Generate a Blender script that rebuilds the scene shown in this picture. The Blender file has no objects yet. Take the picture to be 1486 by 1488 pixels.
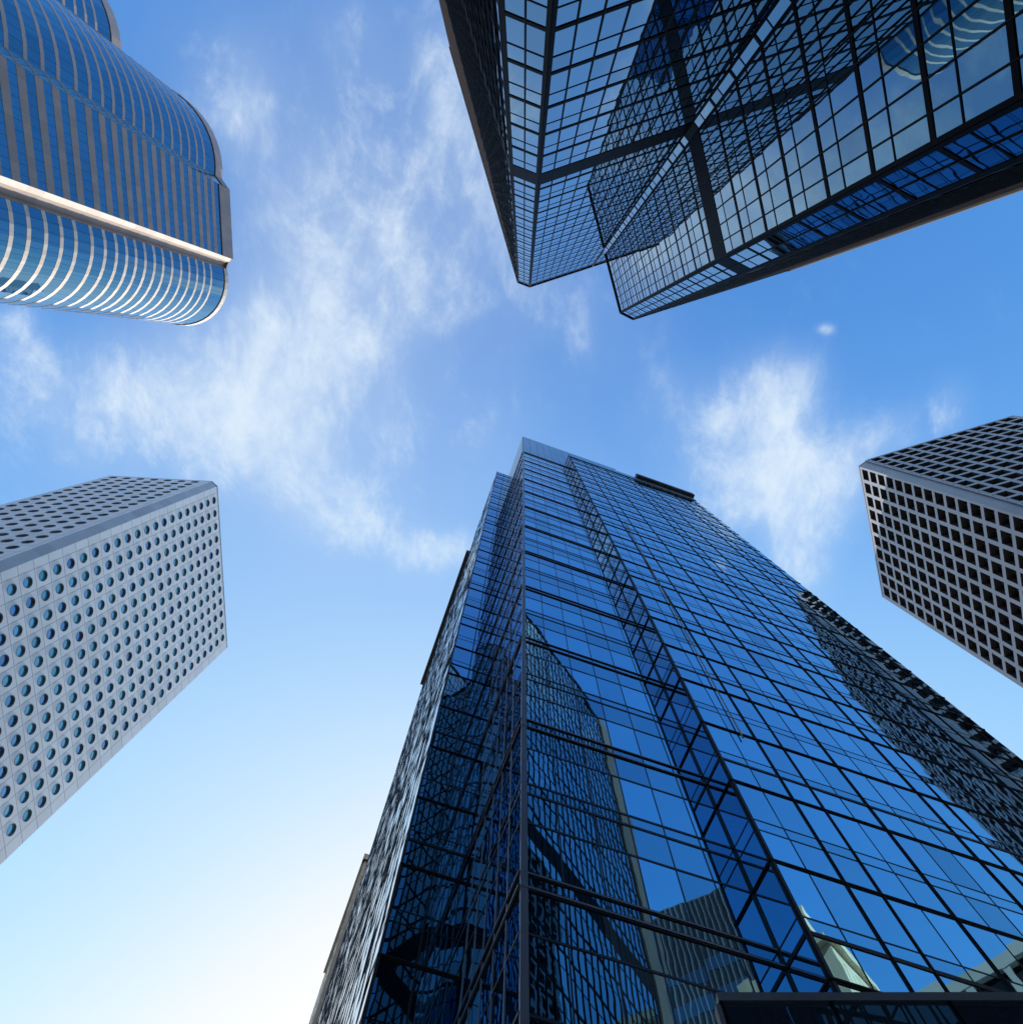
import bpy, math, random
from mathutils import Vector, Matrix
random.seed(7)
R_ = math.radians
sc = bpy.context.scene

# ------------------------------------------------------------------ camera
# World: +X = picture right, +Y = picture down (towards the sun), +Z = up. Metres.
EYE = 1.6
IW, IH, FPX = 1486.0, 1488.0, 915.912
zx, zy = 760.306 - 743.0, 529.0 - 744.0
zv = Vector((zx, zy, FPX)).normalized()
e1 = (Vector((1, 0, 0)) - zv * zv.x).normalized()
e2 = zv.cross(e1)
cam = bpy.data.cameras.new('camera')
cam.sensor_fit = 'HORIZONTAL'
cam.sensor_width = 36.0
cam.lens = 36.0 * FPX / IW
cam.clip_start, cam.clip_end = 0.1, 8000
camo = bpy.data.objects.new('camera', cam)
sc.collection.objects.link(camo)
right = Vector((e1.x, e2.x, zv.x)); up = -Vector((e1.y, e2.y, zv.y)); fwd = Vector((e1.z, e2.z, zv.z))
M = Matrix.Identity(4)
for i in range(3):
    M[i][0], M[i][1], M[i][2] = right[i], up[i], -fwd[i]
M[0][3], M[1][3], M[2][3] = 0, 0, EYE
camo.matrix_world = M
sc.camera = camo

# ------------------------------------------------------------------ sun, sky, exposure
SUN_EL = R_(28.3)
sun_dir = Vector((0.0, math.cos(SUN_EL), math.sin(SUN_EL)))
sl = bpy.data.lights.new('sun', 'SUN')
sl.energy = 3.6
sl.angle = R_(0.5)
sl.color = (1.0, 0.90, 0.78)
so = bpy.data.objects.new('sun', sl)
so.rotation_euler = (-sun_dir).to_track_quat('-Z', 'Y').to_euler()
sc.collection.objects.link(so)

world = bpy.data.worlds.new('World')
sc.world = world
world.use_nodes = True
nt = world.node_tree
for n in list(nt.nodes):
    nt.nodes.remove(n)
W = nt.nodes.new
def lk(a, b): nt.links.new(a, b)
def wmath(op, a, b=None, clamp=False):
    n = W('ShaderNodeMath'); n.operation = op; n.use_clamp = clamp
    for i, v in enumerate((a, b)):
        if v is None: continue
        if isinstance(v, (int, float)): n.inputs[i].default_value = v
        else: lk(v, n.inputs[i])
    return n.outputs[0]
out = W('ShaderNodeOutputWorld')
bg = W('ShaderNodeBackground')
bg.inputs['Strength'].default_value = 0.10
sky = W('ShaderNodeTexSky')
sky.sky_type = 'NISHITA'
sky.sun_disc = False
sky.sun_elevation = SUN_EL
sky.sun_rotation = R_(0)
sky.altitude = 50
sky.air_density = 1.0
sky.dust_density = 0.8
sky.ozone_density = 3.0
tc = W('ShaderNodeTexCoord')
sep = W('ShaderNodeSeparateXYZ'); lk(tc.outputs['Generated'], sep.inputs[0])
zc = wmath('MAXIMUM', sep.outputs[2], 0.12)
uu = wmath('DIVIDE', sep.outputs[0], zc)
vv = wmath('DIVIDE', sep.outputs[1], zc)
comb = W('ShaderNodeCombineXYZ'); lk(uu, comb.inputs[0]); lk(vv, comb.inputs[1])
# the cloud layer: patches of wispy cloud, given by where they stand in the sky (x/z, y/z)
def blob(u, v, su, sv, rot, amp):
    c, s = math.cos(R_(rot)), math.sin(R_(rot))
    du, dv = wmath('SUBTRACT', uu, u), wmath('SUBTRACT', vv, v)
    a = wmath('ADD', wmath('MULTIPLY', du, c / su), wmath('MULTIPLY', dv, s / su))
    b = wmath('ADD', wmath('MULTIPLY', du, -s / sv), wmath('MULTIPLY', dv, c / sv))
    q = wmath('ADD', wmath('MULTIPLY', a, a), wmath('MULTIPLY', b, b))
    return wmath('MULTIPLY', wmath('POWER', 2.718, wmath('MULTIPLY', q, -1.0)), amp)
CLOUDS = [
    (-0.513, 0.0755, 0.2085, 0.0945, -5.0, 1.1),
    (-0.6958, 0.0434, 0.1646, 0.0659, 5.0, 0.6),
    (-0.3616, -0.03, 0.128, 0.0841, 0.0, 0.9),
    (-0.3558, 0.1745, 0.1341, 0.0806, 30.0, 0.8),
    (-0.2486, 0.2661, 0.0853, 0.0475, 25.0, 1.15),
    (-0.1245, 0.3008, 0.0685, 0.0287, 0.0, 0.8),
    (-0.4781, 0.1636, 0.0785, 0.0457, 15.0, 0.5),
    (-0.1992, -0.3164, 0.1187, 0.1193, 0.0, 0.62),
    (-0.099, -0.377, 0.0583, 0.0971, 10.0, 0.75),
    (-0.2865, -0.1974, 0.1022, 0.107, 0.0, 0.55),
    (-0.1662, -0.1298, 0.1138, 0.0898, 0.0, 0.5),
    (-0.4127, -0.3705, 0.0542, 0.0622, 20.0, 0.7),
    (-0.4446, -0.4392, 0.0678, 0.0514, 0.0, 0.35),
    (-0.0617, -0.2247, 0.0605, 0.0758, 0.0, 0.45),
    (0.3519, 0.1064, 0.0752, 0.0772, 0.0, 1.25),
    (0.3931, 0.0321, 0.0527, 0.0423, -20.0, 0.6),
    (0.4418, 0.2511, 0.0443, 0.1005, -15.0, 1.05),
    (0.331, 0.1835, 0.0766, 0.0568, 0.0, 0.85),
    (0.3956, 0.1721, 0.0653, 0.068, 0.0, 0.8),
    (0.5728, 0.1168, 0.0747, 0.0374, -25.0, 0.7),
    (0.6516, 0.0739, 0.0338, 0.0389, 0.0, 0.75),
    (0.5111, 0.1829, 0.0435, 0.0742, 0.0, 0.6),
    (-0.1306, 0.0965, 0.1416, 0.0999, 0.0, 0.45),
    (0.0413, -0.0601, 0.1252, 0.082, 0.0, 0.32),
    (-0.787, -0.0611, 0.0431, 0.0419, 0.0, 0.5),
    (0.4574, -0.0517, 0.0103, 0.0071, 0.0, 0.6),
    (0.2148, 0.0638, 0.0855, 0.0647, 0.0, 0.2),
    (-0.2312, -0.4541, 0.0479, 0.0335, 0.0, 0.4)]
mask = None
for cb in CLOUDS:
    o = blob(*cb)
    mask = o if mask is None else wmath('ADD', mask, o)
mp = W('ShaderNodeMapping'); mp.inputs['Scale'].default_value = (1.15, 0.75, 1.0); mp.inputs['Rotation'].default_value = (0, 0, R_(-25))
lk(comb.outputs[0], mp.inputs['Vector'])
wz = W('ShaderNodeTexNoise'); wz.inputs['Scale'].default_value = 5.0; wz.inputs['Detail'].default_value = 3.0
lk(mp.outputs[0], wz.inputs['Vector'])
wv = W('ShaderNodeVectorMath'); wv.operation = 'MULTIPLY_ADD'
lk(wz.outputs['Color'], wv.inputs[0]); wv.inputs[1].default_value = (0.10, 0.10, 0.0); lk(mp.outputs[0], wv.inputs[2])
nz = W('ShaderNodeTexNoise'); nz.inputs['Scale'].default_value = 11.0; nz.inputs['Detail'].default_value = 12.0
nz.inputs['Roughness'].default_value = 0.68
lk(wv.outputs[0], nz.inputs['Vector'])
nz2 = W('ShaderNodeTexNoise'); nz2.inputs['Scale'].default_value = 2.6; nz2.inputs['Detail'].default_value = 6.0
lk(wv.outputs[0], nz2.inputs['Vector'])
nz3 = W('ShaderNodeTexNoise'); nz3.inputs['Scale'].default_value = 30.0; nz3.inputs['Detail'].default_value = 8.0; nz3.inputs['Roughness'].default_value = 0.6
lk(wv.outputs[0], nz3.inputs['Vector'])
fb0 = wmath('ADD', wmath('ADD', wmath('MULTIPLY', nz.outputs[0], 0.55), wmath('MULTIPLY', nz2.outputs[0], 0.28)), wmath('MULTIPLY', nz3.outputs[0], 0.17))
fb = wmath('ADD', wmath('MULTIPLY', wmath('SUBTRACT', fb0, 0.5), 1.55), 0.5)
mk = wmath('SUBTRACT', 1.0, wmath('POWER', 2.71828, wmath('MULTIPLY', mask, -1.15)))
dens = wmath('DIVIDE', wmath('SUBTRACT', fb, wmath('SUBTRACT', 0.545, wmath('MULTIPLY', mk, 0.29))), 0.42)
ramp = W('ShaderNodeMapRange'); ramp.interpolation_type = 'SMOOTHSTEP'
ramp.inputs['From Min'].default_value = 0.0; ramp.inputs['From Max'].default_value = 1.0
lk(dens, ramp.inputs['Value'])
fade = W('ShaderNodeMapRange'); fade.inputs['From Min'].default_value = 0.12; fade.inputs['From Max'].default_value = 0.45
lk(sep.outputs[2], fade.inputs['Value'])
cl = wmath('MULTIPLY', wmath('MULTIPLY', ramp.outputs[0], wmath('MINIMUM', wmath('ADD', wmath('MULTIPLY', mk, 1.6), 0.10), 0.94)), fade.outputs[0], True)
# the camera's response to the bright sky: deeper blue away from the sun, a soft shoulder towards it
ssep = W('ShaderNodeSeparateColor'); lk(sky.outputs[0], ssep.inputs[0])
hsv = W('ShaderNodeCombineColor')
for ci, (gam, kk) in enumerate(((2.05, 0.225), (1.65, 0.306), (1.7, 0.387))):
    x_ = wmath('MULTIPLY', wmath('POWER', ssep.outputs[ci], gam), -kk)
    lk(wmath('MULTIPLY', wmath('SUBTRACT', 1.0, wmath('POWER', 2.71828, x_)), 4.85), hsv.inputs[ci])
softn = W('ShaderNodeMapRange'); softn.interpolation_type = 'SMOOTHSTEP'
softn.inputs['From Min'].default_value = 0.30; softn.inputs['From Max'].default_value = 0.68
lk(nz2.outputs[0], softn.inputs['Value'])
soft = wmath('MULTIPLY', wmath('MULTIPLY', softn.outputs[0], mk), wmath('MULTIPLY', fade.outputs[0], 0.62))
cl = wmath('SUBTRACT', 1.0, wmath('MULTIPLY', wmath('SUBTRACT', 1.0, cl), wmath('SUBTRACT', 1.0, soft)))
veil = None
for vb_ in ((-0.35, 0.72, 0.75, 0.55, 0, 0.36), (-0.26, -0.22, 0.30, 0.40, 10, 0.20), (-0.45, 0.12, 0.30, 0.2, 0, 0.10), (0.9, 0.75, 0.5, 0.5, 0, 0.16)):
    o_ = blob(*vb_); veil = o_ if veil is None else wmath('ADD', veil, o_)
cl = wmath('SUBTRACT', 1.0, wmath('MULTIPLY', wmath('SUBTRACT', 1.0, cl), wmath('SUBTRACT', 1.0, wmath('ADD', veil, 0.01))))
mixc = W('ShaderNodeMix'); mixc.data_type = 'RGBA'
lk(wmath('MULTIPLY', cl, 0.92), mixc.inputs['Factor']); lk(hsv.outputs[0], mixc.inputs[6]); mixc.inputs[7].default_value = (3.7, 4.25, 4.7, 1)
lk(mixc.outputs[2], bg.inputs['Color']); lk(bg.outputs[0], out.inputs['Surface'])

sc.view_settings.view_transform = 'Standard'
sc.view_settings.look = 'None'
sc.view_settings.exposure = 1.1
sc.view_settings.gamma = 1.0
sc.view_settings.use_curve_mapping = False
sc.render.engine = 'CYCLES'
sc.cycles.max_bounces = 10
sc.cycles.glossy_bounces = 6
sc.cycles.caustics_reflective = False
sc.cycles.caustics_refractive = False
sc.cycles.use_denoising = True
sc.cycles.sample_clamp_indirect = 6.0

# ------------------------------------------------------------------ materials
def new_mat(name):
    m = bpy.data.materials.new(name); m.use_nodes = True
    t = m.node_tree
    for n in list(t.nodes): t.nodes.remove(n)
    o = t.nodes.new('ShaderNodeOutputMaterial')
    return m, t, o
def nmath(t, op, a, b=None, c=None, clamp=False):
    n = t.nodes.new('ShaderNodeMath'); n.operation = op; n.use_clamp = clamp
    for i, v in enumerate((a, b, c)):
        if v is None: continue
        if isinstance(v, (int, float)): n.inputs[i].default_value = v
        else: t.links.new(v, n.inputs[i])
    return n.outputs[0]
def noise(t, scale, detail=3.0, rough=0.5, vec=None):
    n = t.nodes.new('ShaderNodeTexNoise')
    n.inputs['Scale'].default_value = scale; n.inputs['Detail'].default_value = detail; n.inputs['Roughness'].default_value = rough
    if vec is None:
        g = t.nodes.new('ShaderNodeNewGeometry'); vec = g.outputs['Position']
    t.links.new(vec, n.inputs['Vector'])
    return n
def glass_mat(name, tint, body, r0, wave=0.02, wscale=0.6, rough=0.012, power=2.2, grime=0.12, joint=None):
    """Coated curtain-wall glass: a tinted mirror over a dark body, mirror-like at grazing angles."""
    m, t, o = new_mat(name)
    L = t.links.new
    lw = t.nodes.new('ShaderNodeLayerWeight'); lw.inputs['Blend'].default_value = 0.5
    f = nmath(t, 'POWER', lw.outputs['Facing'], power)
    at = t.nodes.new('ShaderNodeAttribute'); at.attribute_name = 'tint'
    base = nmath(t, 'MULTIPLY', at.outputs['Fac'], r0)
    gn = noise(t, 0.35, 5.0, 0.6)
    base = nmath(t, 'MULTIPLY', base, nmath(t, 'MULTIPLY_ADD', gn.outputs[0], grime, 1.0 - grime * 0.5))
    fac = nmath(t, 'ADD', base, nmath(t, 'MULTIPLY', f, nmath(t, 'SUBTRACT', 1.0, base)), clamp=True)
    mc = t.nodes.new('ShaderNodeMix'); mc.data_type = 'RGBA'
    L(f, mc.inputs['Factor']); mc.inputs[6].default_value = (*tint, 1); mc.inputs[7].default_value = (0.9, 0.95, 1, 1)
    gl = t.nodes.new('ShaderNodeBsdfGlossy'); gl.inputs['Roughness'].default_value = rough
    L(mc.outputs[2], gl.inputs['Color'])
    df = t.nodes.new('ShaderNodeBsdfDiffuse'); df.inputs['Color'].default_value = (*body, 1)
    nz_ = noise(t, wscale, 2.0, 0.45)
    bp = t.nodes.new('ShaderNodeBump'); bp.inputs['Strength'].default_value = 1.0; bp.inputs['Distance'].default_value = wave
    L(nz_.outputs[0], bp.inputs['Height']); L(bp.outputs[0], gl.inputs['Normal'])
    mx = t.nodes.new('ShaderNodeMixShader')
    if joint:
        uv = t.nodes.new('ShaderNodeUVMap'); uv.uv_map = 'UVMap'
        sp = t.nodes.new('ShaderNodeSeparateXYZ'); L(uv.outputs[0], sp.inputs[0])
        fr = nmath(t, 'FRACT', nmath(t, 'DIVIDE', sp.outputs[0], joint[0]))
        fac = nmath(t, 'MULTIPLY', fac, nmath(t, 'GREATER_THAN', nmath(t, 'MULTIPLY', fr, joint[0]), joint[1]))
    L(fac, mx.inputs[0]); L(df.outputs[0], mx.inputs[1]); L(gl.outputs[0], mx.inputs[2])
    L(mx.outputs[0], o.inputs['Surface'])
    return m
def solid_mat(name, col, rough=0.5, metal=0.0, var=0.2, scale=0.5, spec=0.5, streak=False):
    m, t, o = new_mat(name); L = t.links.new
    p = t.nodes.new('ShaderNodeBsdfPrincipled')
    p.inputs['Roughness'].default_value = rough; p.inputs['Metallic'].default_value = metal
    p.inputs['Specular IOR Level'].default_value = spec
    g = t.nodes.new('ShaderNodeNewGeometry')
    mp_ = t.nodes.new('ShaderNodeMapping'); L(g.outputs['Position'], mp_.inputs['Vector'])
    if streak: mp_.inputs['Scale'].default_value = (1, 1, 0.12)
    n1 = noise(t, scale, 6.0, 0.6, mp_.outputs[0])
    n2 = noise(t, scale * 9, 3.0, 0.6, mp_.outputs[0])
    f = nmath(t, 'ADD', nmath(t, 'MULTIPLY', n1.outputs[0], 0.7), nmath(t, 'MULTIPLY', n2.outputs[0], 0.3))
    mc = t.nodes.new('ShaderNodeMix'); mc.data_type = 'RGBA'
    L(f, mc.inputs['Factor'])
    mc.inputs[6].default_value = (*[c * (1 - var) for c in col], 1); mc.inputs[7].default_value = (*[c * (1 + var) for c in col], 1)
    L(mc.outputs[2], p.inputs['Base Color'])
    L(p.outputs[0], o.inputs['Surface'])
    return m
def panel_mat(name, col, ds, dz, joint=0.03, jcol=0.45, rough=0.45, metal=0.0, var=0.12, s0=0.0, z0=0.0, pvar=0.10):
    """Cladding with panel joints at the UV spacing (metres along the wall, metres up); every panel a slightly different tone."""
    m, t, o = new_mat(name); L = t.links.new
    p = t.nodes.new('ShaderNodeBsdfPrincipled'); p.inputs['Roughness'].default_value = rough; p.inputs['Metallic'].default_value = metal
    uv = t.nodes.new('ShaderNodeUVMap'); uv.uv_map = 'UVMap'
    sp = t.nodes.new('ShaderNodeSeparateXYZ'); L(uv.outputs[0], sp.inputs[0])
    def joints(x, d, off):
        q = nmath(t, 'DIVIDE', nmath(t, 'SUBTRACT', x, off), d)
        fr = nmath(t, 'FRACT', q)
        e = nmath(t, 'MINIMUM', fr, nmath(t, 'SUBTRACT', 1.0, fr))
        return nmath(t, 'LESS_THAN', nmath(t, 'MULTIPLY', e, d), joint), nmath(t, 'FLOOR', q)
    j1, c1 = joints(sp.outputs[0], ds, s0)
    j2, c2 = joints(sp.outputs[1], dz, z0)
    jj = nmath(t, 'MAXIMUM', j1, j2)
    cb = t.nodes.new('ShaderNodeCombineXYZ'); L(c1, cb.inputs[0]); L(c2, cb.inputs[1])
    wn = t.nodes.new('ShaderNodeTexWhiteNoise'); wn.noise_dimensions = '2D'; L(cb.outputs[0], wn.inputs['Vector'])
    n1 = noise(t, 0.4, 6.0, 0.62)
    f = nmath(t, 'ADD', nmath(t, 'MULTIPLY', nmath(t, 'SUBTRACT', n1.outputs[0], 0.5), var * 2), nmath(t, 'MULTIPLY', nmath(t, 'SUBTRACT', wn.outputs[0], 0.5), pvar * 2))
    k = nmath(t, 'MULTIPLY', nmath(t, 'ADD', 1.0, f), nmath(t, 'SUBTRACT', 1.0, nmath(t, 'MULTIPLY', jj, jcol)))
    vm = t.nodes.new('ShaderNodeVectorMath'); vm.operation = 'SCALE'; vm.inputs[0].default_value = col; L(k, vm.inputs['Scale'])
    L(vm.outputs[0], p.inputs['Base Color']); L(p.outputs[0], o.inputs['Surface'])
    return m

MT = {}
MT['blue_glass'] = glass_mat('blue coated glass', (0.30, 0.66, 0.89), (0.006, 0.018, 0.036), 0.74, wave=0.004, wscale=0.5, power=4.0)
MT['dim_side_glass'] = glass_mat('blue coated glass, wavy', (0.32, 0.60, 0.85), (0.004, 0.010, 0.022), 0.60, wave=0.005, wscale=0.45, power=3.5)  # wavier, dimmer copy of the blue glass; darker reflections put into its colour
MT['steel_glass'] = glass_mat('grey blue coated glass', (0.11, 0.36, 0.56), (0.003, 0.008, 0.014), 0.43, wave=0.006, wscale=0.4)
MT['ribbon_glass'] = glass_mat('ribbon window glass', (0.20, 0.46, 0.64), (0.011, 0.065, 0.125), 0.38, wave=0.004, wscale=0.5, joint=(1.5, 0.05))
MT['gap_glass'] = glass_mat('teal slot glass', (0.35, 0.62, 0.75), (0.05, 0.24, 0.32), 0.35, wave=0.004, wscale=0.5)  # lighter body colour stands in for brighter sky reflected in this facet
MT['port_glass_blue'] = glass_mat('round window glass, deeper blue', (0.22, 0.50, 0.85), (0.02, 0.11, 0.26), 0.40, wave=0.004, wscale=0.6)
MT['port_glass'] = glass_mat('round window glass', (0.28, 0.66, 0.90), (0.05, 0.30, 0.42), 0.35, wave=0.004, wscale=0.6)
MT['brown_glass'] = glass_mat('dark brown glass', (0.36, 0.38, 0.44), (0.010, 0.008, 0.009), 0.30, wave=0.004, wscale=0.6)
MT['dark_glass'] = glass_mat('dark pavilion glass', (0.50, 0.62, 0.75), (0.030, 0.050, 0.078), 0.45, wave=0.006, wscale=0.5)
MT['frame_blue'] = solid_mat('dark blue grey frame', (0.014, 0.018, 0.028), 0.45, 0.0, 0.25, 0.7, 0.22)
MT['alu'] = solid_mat('dark grey aluminium', (0.055, 0.055, 0.065), 0.38, 0.5, 0.2, 0.8)
MT['alu_light'] = solid_mat('grey anodised aluminium', (0.26, 0.26, 0.29), 0.35, 0.6, 0.2, 0.8)
MT['black'] = solid_mat('black bronze', (0.006, 0.006, 0.009), 0.5, 0.0, 0.25, 0.7, 0.03)
MT['bronze'] = solid_mat('dark bronze cap', (0.022, 0.018, 0.018), 0.5, 0.0, 0.25, 0.7, 0.08)
MT['fascia'] = panel_mat('blue grey metal screen', (0.30, 0.42, 0.52), 1.33, 3.6, 0.06, 0.55, 0.30, 0.75)
MT['white_panel'] = panel_mat('pale grey mosaic panel', (0.74, 0.76, 0.81), 3.70, 3.51, 0.06, 0.55, 0.42, 0.0, 0.10, 1.70, 169.36, 0.06)
MT['chamfer_blue'] = panel_mat('smooth pale corner panel', (0.44, 0.48, 0.56), 40.0, 3.51, 0.03, 0.25, 0.35, 0.0, 0.06)
MT['reveal'] = solid_mat('window reveal metal', (0.20, 0.21, 0.24), 0.35, 0.2, 0.12, 0.8)
MT['concrete'] = panel_mat('pale grid cladding', (0.37, 0.385, 0.44), 3.056, 3.056, 0.012, 0.25, 0.55, 0.0, 0.10, 0.0, 0.0, 0.05)
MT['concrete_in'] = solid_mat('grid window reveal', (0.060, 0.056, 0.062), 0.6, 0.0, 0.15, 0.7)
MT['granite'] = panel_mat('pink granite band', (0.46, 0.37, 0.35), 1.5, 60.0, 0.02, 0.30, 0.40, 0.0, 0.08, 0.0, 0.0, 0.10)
MT['granite_dark'] = panel_mat('grey brown granite', (0.25, 0.21, 0.20), 1.5, 3.4, 0.02, 0.3, 0.42, 0.0, 0.08)  # same granite for faces out of the sun, shade put into the colour
MT['granite_lit'] = panel_mat('pale granite', (0.55, 0.50, 0.46), 1.5, 3.4, 0.02, 0.3, 0.45, 0.0, 0.06)  # same granite for sunlit faces, the sun's brightness put into the colour
MT['beige'] = panel_mat('beige stone', (0.46, 0.40, 0.32), 1.2, 0.6, 0.015, 0.25, 0.7, 0.0, 0.15)
MT['pier'] = panel_mat('warm grey stone pier', (0.060, 0.053, 0.050), 0.42, 1.99, 0.03, 0.3, 0.6, 0.0, 0.12)
MT['rope'] = solid_mat('tan rope', (0.42, 0.36, 0.27), 0.8, 0.0, 0.2, 3.0)
MT['white_paint'] = solid_mat('white painted concrete', (0.62, 0.63, 0.62), 0.7, 0.0, 0.12, 0.6)
MT['beige_pale'] = panel_mat('pale beige stone', (0.72, 0.63, 0.48), 1.4, 0.7, 0.015, 0.2, 0.7, 0.0, 0.12)
MT['roof'] = solid_mat('roof felt', (0.16, 0.16, 0.16), 0.9, 0.0, 0.3, 0.3)
MT['wall_plain'] = panel_mat('plain rear cladding', (0.22, 0.22, 0.24), 3.0, 4.0, 0.03, 0.3, 0.6)
MT['paving'] = panel_mat('street paving', (0.16, 0.155, 0.15), 1.2, 1.2, 0.01, 0.4, 0.85)
MT['soffit'] = solid_mat('dark soffit metal', (0.035, 0.032, 0.035), 0.55, 0.1, 0.3, 1.2)

# ------------------------------------------------------------------ mesh helpers
class MB:
    def __init__(s): s.v = []; s.f = []; s.uv = []; s.mi = []; s.ti = []
    def add(s, vs, fs, uvs=None, mi=0, ti=1.0):
        b = len(s.v); s.v += vs
        for k, f in enumerate(fs):
            s.f.append([b + i for i in f]); s.mi.append(mi); s.ti.append(ti)
            s.uv += [uvs[i] for i in f] if uvs else [(0.0, 0.0)] * len(f)
    def merge(s, o):
        b = len(s.v); s.v += o.v; s.f += [[b + i for i in f] for f in o.f]; s.mi += o.mi; s.ti += o.ti; s.uv += o.uv
    def build(s, name, mats, parent=None, smooth=False):
        me = bpy.data.meshes.new(name)
        me.from_pydata(s.v, [], s.f)
        for m in (mats if isinstance(mats, (list, tuple)) else [mats]): me.materials.append(MT[m])
        me.polygons.foreach_set('material_index', s.mi)
        uvl = me.uv_layers.new(name='UVMap')
        uvl.data.foreach_set('uv', [c for u in s.uv for c in u])
        at = me.attributes.new('tint', 'FLOAT', 'FACE')
        at.data.foreach_set('value', s.ti)
        if smooth: me.polygons.foreach_set('use_smooth', [True] * len(me.polygons))
        me.update()
        o = bpy.data.objects.new(name, me); sc.collection.objects.link(o)
        if parent is not None: o.parent = parent
        return o

def project(x, y, z):
    d = Vector((x, y, z - EYE))
    c = d.dot(fwd)
    if c < 0.5: return None
    return 743.0 + FPX * d.dot(right) / c, 744.0 - FPX * d.dot(up) / c
def seen_area(pts):
    q = [project(*p) for p in pts]
    if any(a is None for a in q): return 0.0
    cx = sum(a[0] for a in q) / len(q); cy = sum(a[1] for a in q) / len(q)
    if not (-60 < cx < IW + 60 and -60 < cy < IH + 60):
        if not any(0 < a[0] < IW and 0 < a[1] < IH for a in q): return 0.0
    q = [(min(max(a[0], 0), IW), min(max(a[1], 0), IH)) for a in q]
    return abs(sum(q[i][0] * q[(i + 1) % len(q)][1] - q[(i + 1) % len(q)][0] * q[i][1] for i in range(len(q)))) / 2 + 1e-6

class Wall:
    """A vertical wall from plan point a to b; outward is to the right of the walk a -> b. z is height above the eye."""
    def __init__(s, a, b):
        s.a = Vector((a[0], a[1])); s.b = Vector((b[0], b[1]))
        s.len = (s.b - s.a).length; s.d = (s.b - s.a) / s.len
        s.n = Vector((s.d.y, -s.d.x))
    def p(s, q, z, o=0.0):
        c = s.a + s.d * q + s.n * o
        return (c.x, c.y, z + EYE)
    def facing(s):
        return (-(s.a + s.d * s.len * 0.5)).dot(s.n) > 0
    def quad(s, q0, q1, z0, z1, o=0.0):
        return [s.p(q0, z0, o), s.p(q1, z0, o), s.p(q1, z1, o), s.p(q0, z1, o)]
    def box(s, q0, q1, z0, z1, o0, o1, mi=0):
        """Bar without its hidden back face."""
        m = MB()
        v = [s.p(q, z, o) for o in (o0, o1) for (q, z) in ((q0, z0), (q1, z0), (q1, z1), (q0, z1))]
        f = [(4, 5, 6, 7), (0, 1, 5, 4), (1, 2, 6, 5), (2, 3, 7, 6), (3, 0, 4, 7)]
        uv = [(q0, z0), (q1, z0), (q1, z1), (q0, z1)] * 2
        m.add(v, f, uv, mi)
        return m

def thing(name, label, cat, loc=(0, 0, 0), group=None):
    o = bpy.data.objects.new(name, None); sc.collection.objects.link(o)
    o.empty_display_size = 2.0
    o['label'] = label; o['category'] = cat
    if group: o['group'] = group
    return o

class Kit:
    """Collects the countable pieces of one building; the 100 of each that show largest become parts, the rest one mass."""
    def __init__(s, root): s.root = root; s.it = {}
    def add(s, kind, mb, mats, size, sub=None): s.it.setdefault(kind, []).append((size, mb, mats, sub))
    def finish(s, limits=None):
        for kind, L in s.it.items():
            L.sort(key=lambda e: -e[0])
            lim = (limits or {}).get(kind, 100)
            rest = {}
            for i, (size, mb, mats, sub) in enumerate(L):
                if i < lim and size > 0:
                    o = mb.build(kind, mats, s.root)
                    if sub: sub[1].build(sub[0], sub[2], o)
                else:
                    rest.setdefault(tuple(mats) if isinstance(mats, list) else (mats,), []).append(mb)
                    if sub: rest.setdefault((sub[2],), []).append(sub[1])
            if rest:
                allm = MB(); names = []
                for mats, mbs in rest.items():
                    base = len(names); names += list(mats)
                    for mb in mbs:
                        n0 = len(allm.mi); allm.merge(mb)
                        for k in range(n0, len(allm.mi)): allm.mi[k] += base
                pl = kind + ('es' if kind.endswith('s') else 's')
                o = allm.build(pl, names, s.root); o['kind'] = 'stuff'

def pane(w, q0, q1, z0, z1, rnd, tilt, mat_o=0.0, tint=None):
    m = MB()
    qc, zc_ = (q0 + q1) / 2, (z0 + z1) / 2
    aq, az = rnd.gauss(0, tilt), rnd.gauss(0, tilt)
    vs = []
    for q, z in ((q0, z0), (q1, z0), (q1, z1), (q0, z1)):
        vs.append(w.p(q, z, mat_o + aq * (q - qc) + az * (z - zc_)))
    m.add(vs, [(0, 1, 2, 3)], [(q0, z0), (q1, z0), (q1, z1), (q0, z1)], 0, tint if tint else rnd.uniform(0.90, 1.08))
    return m

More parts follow.
